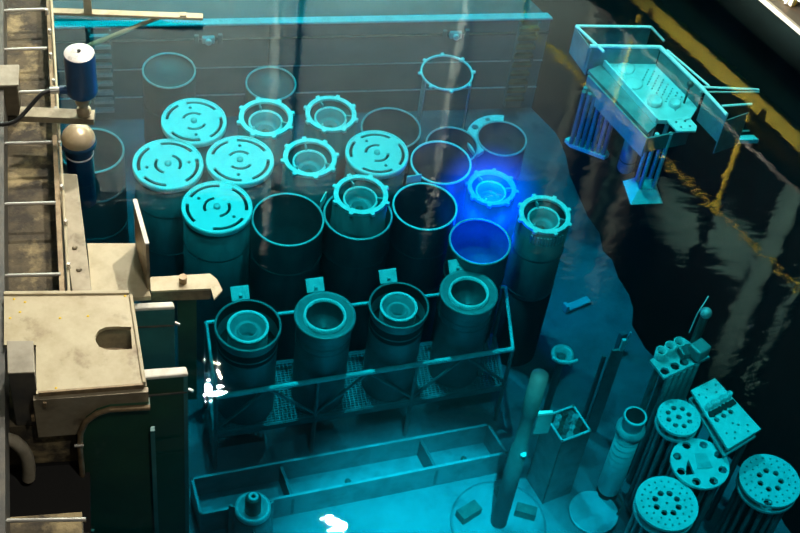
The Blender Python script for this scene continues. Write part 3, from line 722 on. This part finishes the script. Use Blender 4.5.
wall_seg(bn, 'tray_edge', at(603, 62, tz), at(656, 121, tz), tz - .03, tz + .045, .02, 'rim')
wall_seg(bn, 'tray_edge', at(656, 121, tz), at(690, 121, tz), tz - .03, tz + .02, .015, 'rim')
# skirt below the tray edge, leaning panel
sk = [at(588, 70, tz - .03), at(603, 64, tz - .03), at(657, 124, tz - .03), at(648, 133, tz - .03)]
MB().prism([rel(p, bn).xy for p in sk], tz - .07 - bn.location.z, tz - .03 - bn.location.z).build('apron', 'cup', bn)
wall_seg(bn, 'skirt', at(590, 72, tz), at(648, 134, tz), tz - .30, tz - .05, .02, 'cup')
wall_seg(bn, 'skirt', at(650, 134, tz), at(690, 126, tz), tz - .24, tz - .05, .02, 'tube_dim')
# legs under the bench
v = lo(at(664, 126, tz), 0); 
lb = rel((v.x, v.y, tz - .05), bn)
for dx, dy in ((-.07, -.05), (.07, -.05), (.07, .08), (-.07, .08)):
    MB().rod(lb + Vector((dx, dy, 0)), lb + Vector((dx, dy, -.78)), .022, 8).build('leg', 'plate', bn)
MB().add([lb + Vector(p) for p in ((-.09, -.07, -.76), (.09, -.07, -.76), (.09, .1, -.76), (-.09, .1, -.76), (-.17, -.16, -.88), (.17, -.16, -.88), (.17, .17, -.88), (-.17, .17, -.88))],
         [(0, 1, 2, 3), (7, 6, 5, 4), (0, 4, 5, 1), (1, 5, 6, 2), (2, 6, 7, 3), (3, 7, 4, 0)]).build('foot', 'lid', bn)
# front small perforated plate and ball lever
v = [rel(at(x, y, tz + .02), bn).xy for x, y in ((667, 120), (688, 116), (697, 126), (696, 131), (677, 131))]
hs = [circ(.014, 8, tuple(rel(at(x, y, tz + .02), bn).xy)) for x, y in ((676, 122), (685, 121), (681, 127), (690, 126))]
plate2d('end_plate', [tuple(p) for p in v], hs, .02, 'lid', bn, tz + .02 - bn.location.z)
v = rel(at(684, 103, tz), bn)
MB().rod(v, v + Vector((0, 0, .24)), .012, 8).build('lever', 'dark_steel', bn)
MB().lathe([(.035 * math.cos(R(a)), .035 * math.sin(R(a))) for a in range(-90, 91, 18)], 14, v + Vector((0, 0, .25))).build('lever_ball', 'dark_steel', bn)
# corrugated tube bundle hanging on the left end
p = at(601, 98, -.9)
t = thing('tube_bundle', (p.x, p.y, -.9), 'bundle of parallel upright tubes hanging under the left end of the bench', 'tube bundle')
for k in range(7):
    for j in range(2):
        MB().rod((-.15 + .05 * k + .03 * j, -.03 * k + .1 + .06 * j, 0), (-.15 + .05 * k + .03 * j, -.03 * k + .1 + .06 * j, -.72), .024, 8).build('tube', 'cup' if (k + j) % 2 else 'tube_dim', t)
MB().prism([(-.2, .16), (-.16, .08), (.16, -.12), (.22, -.08), (.2, .02), (-.12, .2)], -.76, -.71).build('end_plate', 'plate', t)
p = at(634, 138, -1.2)
t = thing('hanging_cylinder', (p.x, p.y, -1.2), 'short pale cylinder hanging under the middle of the bench', 'cylinder')
MB().lathe([(0, 0), (.085, 0), (.085, -.42), (.07, -.45), (0, -.45)], 24).build('body', 'cup', t)
MB().lathe([(.088, -.28), (.092, -.29), (.088, -.30)], 24).build('band', 'dark_steel', t)
MB().rod((0, 0, 0), (0, 0, .25), .015, 8).build('hanger', 'tube_dim', t)
# second bracketed shelf farther right
sh = thing('wall_bracket_shelf', at(730, 105, -.8), 'small bracketed shelf with long rods on the right wall beside the bench', 'shelf')
def sb(name, a, b, z, r, m='rim'): return MB().rod(rel(at(*a, z), sh), rel(at(*b, z), sh), r, 8).build(name, m, sh)
sb('rod', (703, 87), (769, 90), -.5, .012); sb('rod', (700, 92), (766, 92), -.52, .009, 'steel'); sb('rod', (722, 106), (752, 104), -.62, .013)
sb('rod', (704, 90), (727, 115), -.5, .018); sb('rod', (722, 133), (758, 130), -1.0, .010, 'steel')
wall_seg(sh, 'panel', at(706, 94, -.5), at(727, 116, -.5), -.85, -.5, .012, 'cup')
wall_seg(sh, 'panel', at(727, 116, -.5), at(750, 108, -.5), -1.0, -.56, .012, 'tube_dim')
MB().prism([rel(at(x, y, -1.02), sh).xy for x, y in ((718, 142), (722, 137), (766, 136), (764, 141))], -1.05 - sh.location.z, -1.0 - sh.location.z).build('shelf_board', 'rim', sh)

# ------------------------------------------------------------------ walkway and machinery at the left (above the water)
def aty(px, py, Y):
    r = ray(px, py); return Vector((0, 0, CAM_H)) + r * (Y / r.y)
FY = at(90, 391, .95).y
WK = lambda y: at(48, 0, .56).x + (at(66, 290, .56).x - at(48, 0, .56).x) * (at(48, 0, .56).y - y) / (at(48, 0, .56).y - at(66, 290, .56).y)
tag(slab('floor_walkway_left', [(-4.0, FY + .03), (WK(FY + .03), FY + .03), (WK(13.36), 13.36), (-4.0, 13.36)], .56, .45, 'concrete'), 'mottled brown concrete walkway along the left pool edge', kind='structure')
yf = at(40, 515, .56).y
tag(slab('floor_walkway_near', [(-4.0, 3.0), (at(84, 533, .56).x, 3.0), (at(82, 515, .56).x, yf), (-4.0, yf)], .56, .45, 'concrete'), 'concrete walkway at the near left corner', kind='structure')
tag(slab('floor_recess', [(-4.0, yf - .05), (at(90, 500, .05).x, yf - .05), (at(90, 480, .05).x, FY + .05), (-4.0, FY + .05)], .06, .1, 'ceiling'), 'recess floor below the deck plate, coloured near black for its shade', kind='structure')  # near-black colour stands for the shade inside the recess
ld = thing('cable_tray', at(30, 150, .80), 'long ladder-like steel tray with bright rungs along the left edge', 'tray')
def lb(name, a, b, z, r, m): return MB().rod(rel(at(*a, z), ld), rel(at(*b, z), ld), r, 10).build(name, m, ld)
p0, p1 = at(0, -60, .80), at(1, 560, .80)
wall_seg(ld, 'side_rail', p0, p1, .58, .90, .07, 'dark_steel')
wall_seg(ld, 'side_rail', at(46, -50, .80), at(62, 290, .80), .58, .80, .035, 'rail_brown')
for y, x1 in ((10, 46), (49, 47), (92, 49), (143, 52), (203.5, 56), (275, 61), (520, 86)):
    lb('rung', (3, y + .8), (x1, y - .6), .80, .014, 'chrome')
lb('cable', (50, -20), (69, 292), .83, .011, 'beige')
for k, (x, y) in enumerate(((47, 14), (50, 34), (51, 58), (54, 84), (56, 112), (60, 146), (62, 190), (66, 225), (69, 268))):
    v = rel(at(x, y, .83), ld); MB().rod(v, v + Vector((.0, 0, .05)), .014, 8).build('clip', 'chrome', ld)
# box post beside the tray
p = at(13, 110, .60)
t = thing('junction_box', (p.x - .03, p.y, .60), 'grey-brown metal box standing on the walkway by the blue sensor', 'box')
MB().box((0, .03, .17), (.19, .22, .32)).build('body', 'box_grey', t, .01)
MB().box((0, .03, .335), (.21, .24, .02)).build('cover', 'pipe_grey', t, .006)
# level sensor on its arm
p = at(84, 114, .92)
t = thing('level_sensor', (p.x, p.y, .92), 'blue cylindrical sensor with silver cap on a bracket arm', 'sensor')
rs = size(80, 90, 1.2, 30) / 2
MB().lathe([(0, .235), (rs, .235), (rs * 1.02, .245), (rs * 1.02, .285), (rs, .295), (rs, .60), (rs * .96, .615)], 36).build('housing', 'blue', t)
MB().lathe([(rs * .97, .612), (rs * .80, .625), (0, .63)], 36).build('cap', 'silver', t)
MB().lathe([(.014, .63), (.014, .64), (0, .64)], 10).build('cap_screw', 'slot', t)
MB().lathe([(.045, .0), (.055, .02), (.055, .05), (.035, .055), (.035, .12), (.06, .125), (.06, .19), (.045, .195), (.045, .24)], 18).build('neck', 'brass', t)
a = rel(at(22, 113, .90), t)
MB().box((a.x / 2 + .03, a.y / 2, -.035), (abs(a.x) + .10, .11, .06), math.atan2(-a.y, -a.x)).build('arm', 'beam', t, .005)
g0 = Vector((-rs, -.02, .27))
MB().rod(g0 + Vector((.02, 0, 0)), g0 + Vector((-.05, 0, .0)), .035, 12).build('boss', 'blue', t)
MB().rod(g0 + Vector((-.05, 0, 0)), g0 + Vector((-.12, -.005, .0)), .028, 6).build('gland', 'chrome', t)
k0 = g0 + Vector((-.12, -.005, 0))
pts = [k0, k0 + Vector((-.06, -.02, -.01)), k0 + Vector((-.14, -.06, -.08)), k0 + Vector((-.20, -.10, -.13)), k0 + Vector((-.28, -.14, -.18)), k0 + Vector((-.40, -.14, -.20))]
sm = []
for i in range(len(pts) - 1):
    for q in range(4):
        f_ = q / 4; A, B, C, D = pts[max(i - 1, 0)], pts[i], pts[i + 1], pts[min(i + 2, len(pts) - 1)]
        sm.append(.5 * ((2 * B) + (C - A) * f_ + (2 * A - 5 * B + 4 * C - D) * f_ ** 2 + (3 * B - A - 3 * C + D) * f_ ** 3))
MB().tube(sm + [pts[-1]], .016, 8).build('cable', 'rubber', t)
# domed float below
p = at(79, 148, .20)
t = thing('float_gauge', (p.x, p.y, .20), 'brass-domed blue float gauge half sunk in the water under the sensor', 'gauge')
rd = size(79, 137, .3, 33) / 2
MB().lathe([(rd * math.cos(R(a)), .10 + rd * .95 * math.sin(R(a))) for a in range(0, 91, 10)], 32).build('dome', 'brass', t)
MB().lathe([(rd * 1.0, .10), (rd * 1.04, .09), (rd * 1.04, .05), (rd * .8, .05), (rd * .8, -.62), (0, -.62)], 32).build('body', 'blue_deep', t)
MB().lathe([(rd * .83, -.04), (rd * .86, -.05), (rd * .83, -.06)], 32).build('band', 'rim', t)
MB().rod((-rd, .04, .07), (-.30, .06, .14), .02, 10).build('mount', 'dark_steel', t)
# bracket bar over the water at the top left
p = at(60, 11, .06)
t = thing('bracket_bar', p, 'pale flat bar reaching out over the water at the top left', 'bracket')
a, b = rel(at(42, 11, .06), t), rel(at(203, 17, .06), t); d = b - a
MB().box((a + b) / 2, (d.length, .07, .03), math.atan2(d.y, d.x)).build('bar', 'beige', t, .004)
a = rel(at(88, 12, .08), t); MB().box(a + Vector((0, .0, .4)), (.07, .05, .80)).build('upright', 'beige', t)
a = rel(at(165, 15, .05), t); b = rel(at(80, 49, -.30), t)
d = b - a
MB().rod(a, b, .022, 8).build('strut', 'beige', t)
a = rel(at(183, 15, .08), t); MB().box(a, (.06, .05, .03)).build('lug', 'beige', t)
# long flat beam beside the tray
p = at(75, 232, .72)
t = thing('flat_beam', p, 'dull steel beam with two bolts lying beside the ladder tray', 'beam')
MB().prism([rel(at(x, y, .72), t).xy for x, y in ((57, 173), (77, 174), (92, 292), (72, 292))], -.16, 0).build('beam', 'beam', t, .006)
for x, y in ((75, 248), (79, 270)):
    v = rel(at(x, y, .72), t); MB().lathe([(.02, 0), (.02, .012), (.012, .018), (0, .018)], 6, v, smooth=False).build('bolt', 'beam', t)
# lower landing plate with blade
p = at(116, 270, .58)
t = thing('landing_plate', p, 'beige landing plate with a thin upright blade on its right side', 'plate')
MB().prism([rel(at(x, y, .58), t).xy for x, y in ((87, 243), (136, 243), (151, 296), (92, 300))], -.05, 0).build('plate', 'beige', t, .004)
a, b = rel(at(137, 245, .58), t), rel(at(149, 289, .58), t); d = b - a
MB().box((a + b) / 2 + Vector((0, 0, .23)), (d.length, .022, .50), math.atan2(d.y, d.x)).build('blade', 'rail_brown', t)
MB().box((a + b) / 2 + Vector((0, 0, .488)), (d.length, .03, .016), math.atan2(d.y, d.x)).build('blade_edge', 'white_bar', t)
# hook bracket with stud
p = at(185, 284, .56)
t = thing('hooked_bracket', p, 'beige hook-ended bracket with a threaded stud on a dark green column', 'bracket')
ou = [(150, 277), (210, 273.5), (217, 279), (222.5, 290), (214, 299), (211, 288.5), (151, 291)]
MB().prism([rel(at(x, y, .56), t).xy for x, y in ou], -.02, 0).build('arm', 'beige_worn', t)
a, b = rel(at(151, 291, .54), t), rel(at(211, 289, .54), t); d = b - a
MB().box((a + b) / 2 + Vector((0, .012, -.06)), (d.length, .02, .12), math.atan2(d.y, d.x)).build('web', 'rail_brown', t)
v = rel(at(183, 282, .56), t); MB().rod(v, v + Vector((0, 0, .06)), .03, 10).build('stud', 'rail_brown', t)
v = rel(at(187, 291, .5), t); MB().box((v.x, v.y + .06, -.75), (.14, .10, 1.35)).build('column', 'green_panel', t)
# gate slots: two capped panels
def gate(cap, zc, zbot, m, label):
    p = at(*cap[0], zc); t = thing('gate_panel', p, label, 'panel')
    q = [rel(at(x, y, zc), t).xy for x, y in cap]
    MB().prism(q, -.035, 0).build('cap', 'white_bar', t, .012)
    a, b = Vector((*q[3], 0)), Vector((*q[2], 0)); d = b - a
    n = Vector((-d.y, d.x, 0)).normalized()
    MB().box((a + b) / 2 + n * .03 + Vector((0, 0, (zbot - zc) / 2 - .03)), (d.length * .94, .04, zc - zbot), math.atan2(d.y, d.x)).build('sheet', m, t)
    MB().box((a + b) / 2 + n * .006 + Vector((0, 0, -.22)), (d.length * .94, .012, .012), math.atan2(d.y, d.x)).build('seam', 'dark_steel', t)
    MB().box(b + n * .03 - d.normalized() * .02 + Vector((0, 0, (zbot - zc) / 2 - .03)), (.03, .05, zc - zbot), math.atan2(d.y, d.x)).build('lit_edge', 'teal_panel', t)  # teal strip standing for the light along the panel's right edge
    MB().rod(b + Vector((0, 0, -.18)), b + Vector((.03, -.02, -.18)), .012, 8).build('bolt', 'chrome', t)
    return t
gate([(130, 303), (173, 301), (175, 307), (131, 309)], .56, -1.0, 'teal_panel', 'teal gate panel with a white cap bar behind the deck plate')
gate([(141, 369), (186, 366), (188.5, 374), (143, 378)], .50, -2.0, 'green_panel', 'dark green gate panel with a white cap bar beside the deck plate')
# big worn deck plate with a slot
DZ = .95
p = at(75, 345, DZ)
t = thing('deck_plate', p, 'large worn beige deck plate with a rounded slot in its right side', 'plate')
ol = [tuple(rel(at(x, y, DZ), t).xy) for x, y in ((4, 294), (124, 292), (130, 295), (134, 318), (145, 380), (140, 386), (40, 394), (36, 394), (36, 345), (4, 345))]
sl = [(131, 327), (116, 326.5), (106, 327), (99, 330), (95.5, 336), (95.5, 341), (99, 346.5), (106, 349.5), (116, 350), (132, 349)]
plate2d('top', ol, [[tuple(rel(at(x, y, DZ), t).xy) for x, y in sl]], .03, 'beige_worn', t, 0)
def dseg(name, a, b, z0, z1, th, m, bev=0): return wall_seg(t, name, at(*a, DZ), at(*b, DZ), z0, z1, th, m, bev)
dseg('lip', (131, 297), (144, 382), DZ - .03, DZ + .018, .025, 'beige', .006)
dseg('lip', (40, 393), (142, 385), DZ - .03, DZ + .012, .02, 'rail_brown', .004)
dseg('lip', (6, 294), (127, 293), DZ - .03, DZ + .016, .03, 'beige', .006)
MB().prism([tuple(rel(at(x, y, DZ), t).xy) for x, y in ((80, 300), (131, 300), (139, 358), (80, 362))], -.16, -.14).build('slot_floor', 'rail_brown', t)
FY = at(90, 391, DZ).y
dseg('front_skirt', (36, 395), (145, 387), .50, DZ - .03, .04, 'beam')
dseg('side_skirt', (134, 318), (145, 382), .55, DZ - .03, .02, 'beam')
for x, y in ((45, 404), (33, 418)):
    v = rel(aty(x, y, FY - .03), t); MB().box(v, (.02, .02, .05)).build('rivet', 'rail_brown', t)
for x, y in ((25, 302), (14, 299), (56, 388), (125, 296), (60, 318), (88, 316), (10, 318), (20, 312)):
    v = rel(at(x, y, DZ), t); MB().lathe([(.010, .0), (.007, .003), (0, .004)], 7, v).build('paint_speck', 'speck', t)
# green hull under the deck with its curved edge tube
gy = FY - .04
t = thing('green_casing', (aty(110, 430, gy).x, gy, .5), 'dark green casing with a curved bronze edge tube below the deck plate', 'casing')
pp = [aty(x, y, gy) for x, y in ((150, 405), (110, 407), (97, 411), (86, 419), (80.5, 431), (80, 445), (83, 480), (88, 533), (91, 575))]
vs = [rel(v, t) for v in pp]; br = rel(aty(150, 575, gy), t)
face = [(v.x, v.z) for v in vs] + [(vs[0].x, br.z)]
n = len(face)
MB().add([(x, .0, z) for x, z in face] + [(x, .06, z) for x, z in face], [tuple(range(n)), tuple(range(2 * n - 1, n - 1, -1))] + [(i, (i + 1) % n, n + (i + 1) % n, n + i) for i in range(n)]).build('sheet', 'green_panel', t)
MB().tube([v + Vector((0, -.02, 0)) for v in vs], .02, 10).build('edge_tube', 'rail_brown', t)
MB().box((vs[0].x + .01, -.01, -.9), (.03, .04, 1.9)).build('corner_strip', 'teal_panel', t)
for x, y in ((79, 443), (90, 528)):
    v = rel(aty(x, y, gy - .02), t); MB().rod(v + Vector((-.03, -.02, 0)), v + Vector((.03, -.02, 0)), .012, 8).build('clip', 'chrome', t)
# recess wall left of the casing, its shade put in as near-black colour
tag(MB().box((-1.72, FY + .06, -.1), (2.6, .05, 1.0)).build('wall_recess', 'ceiling'), 'recess wall below the deck plate, coloured near black for its shade', kind='structure')
# small control box on the deck corner
p = at(20, 355, DZ)
t = thing('control_box', (p.x, p.y, DZ), 'small dark-fronted box on the left front corner of the deck plate', 'box')
q = [rel(at(x, y, DZ + .20), t).xy for x, y in ((7, 341), (33, 341), (34.5, 372), (8, 373))]
MB().prism([tuple(v) for v in q], -.385, .19).build('body', 'dark_steel', t, .006)
MB().prism([tuple(v * 1.02) for v in q], .19, .205).build('cover', 'pipe_grey', t, .004)
# bent grey pipe
yy = FY - .10
t = thing('bent_pipe', (aty(20, 450, yy).x, yy, aty(20, 450, yy).z), 'thick grey bent pipe coming down at the lower left', 'pipe')
MB().tube([rel(aty(x, y, yy), t) for x, y in ((-12, 437), (4, 438), (14, 441), (22, 448), (27, 457), (29, 468), (28.5, 478))], .045, 14).build('bend', 'pipe_grey', t)
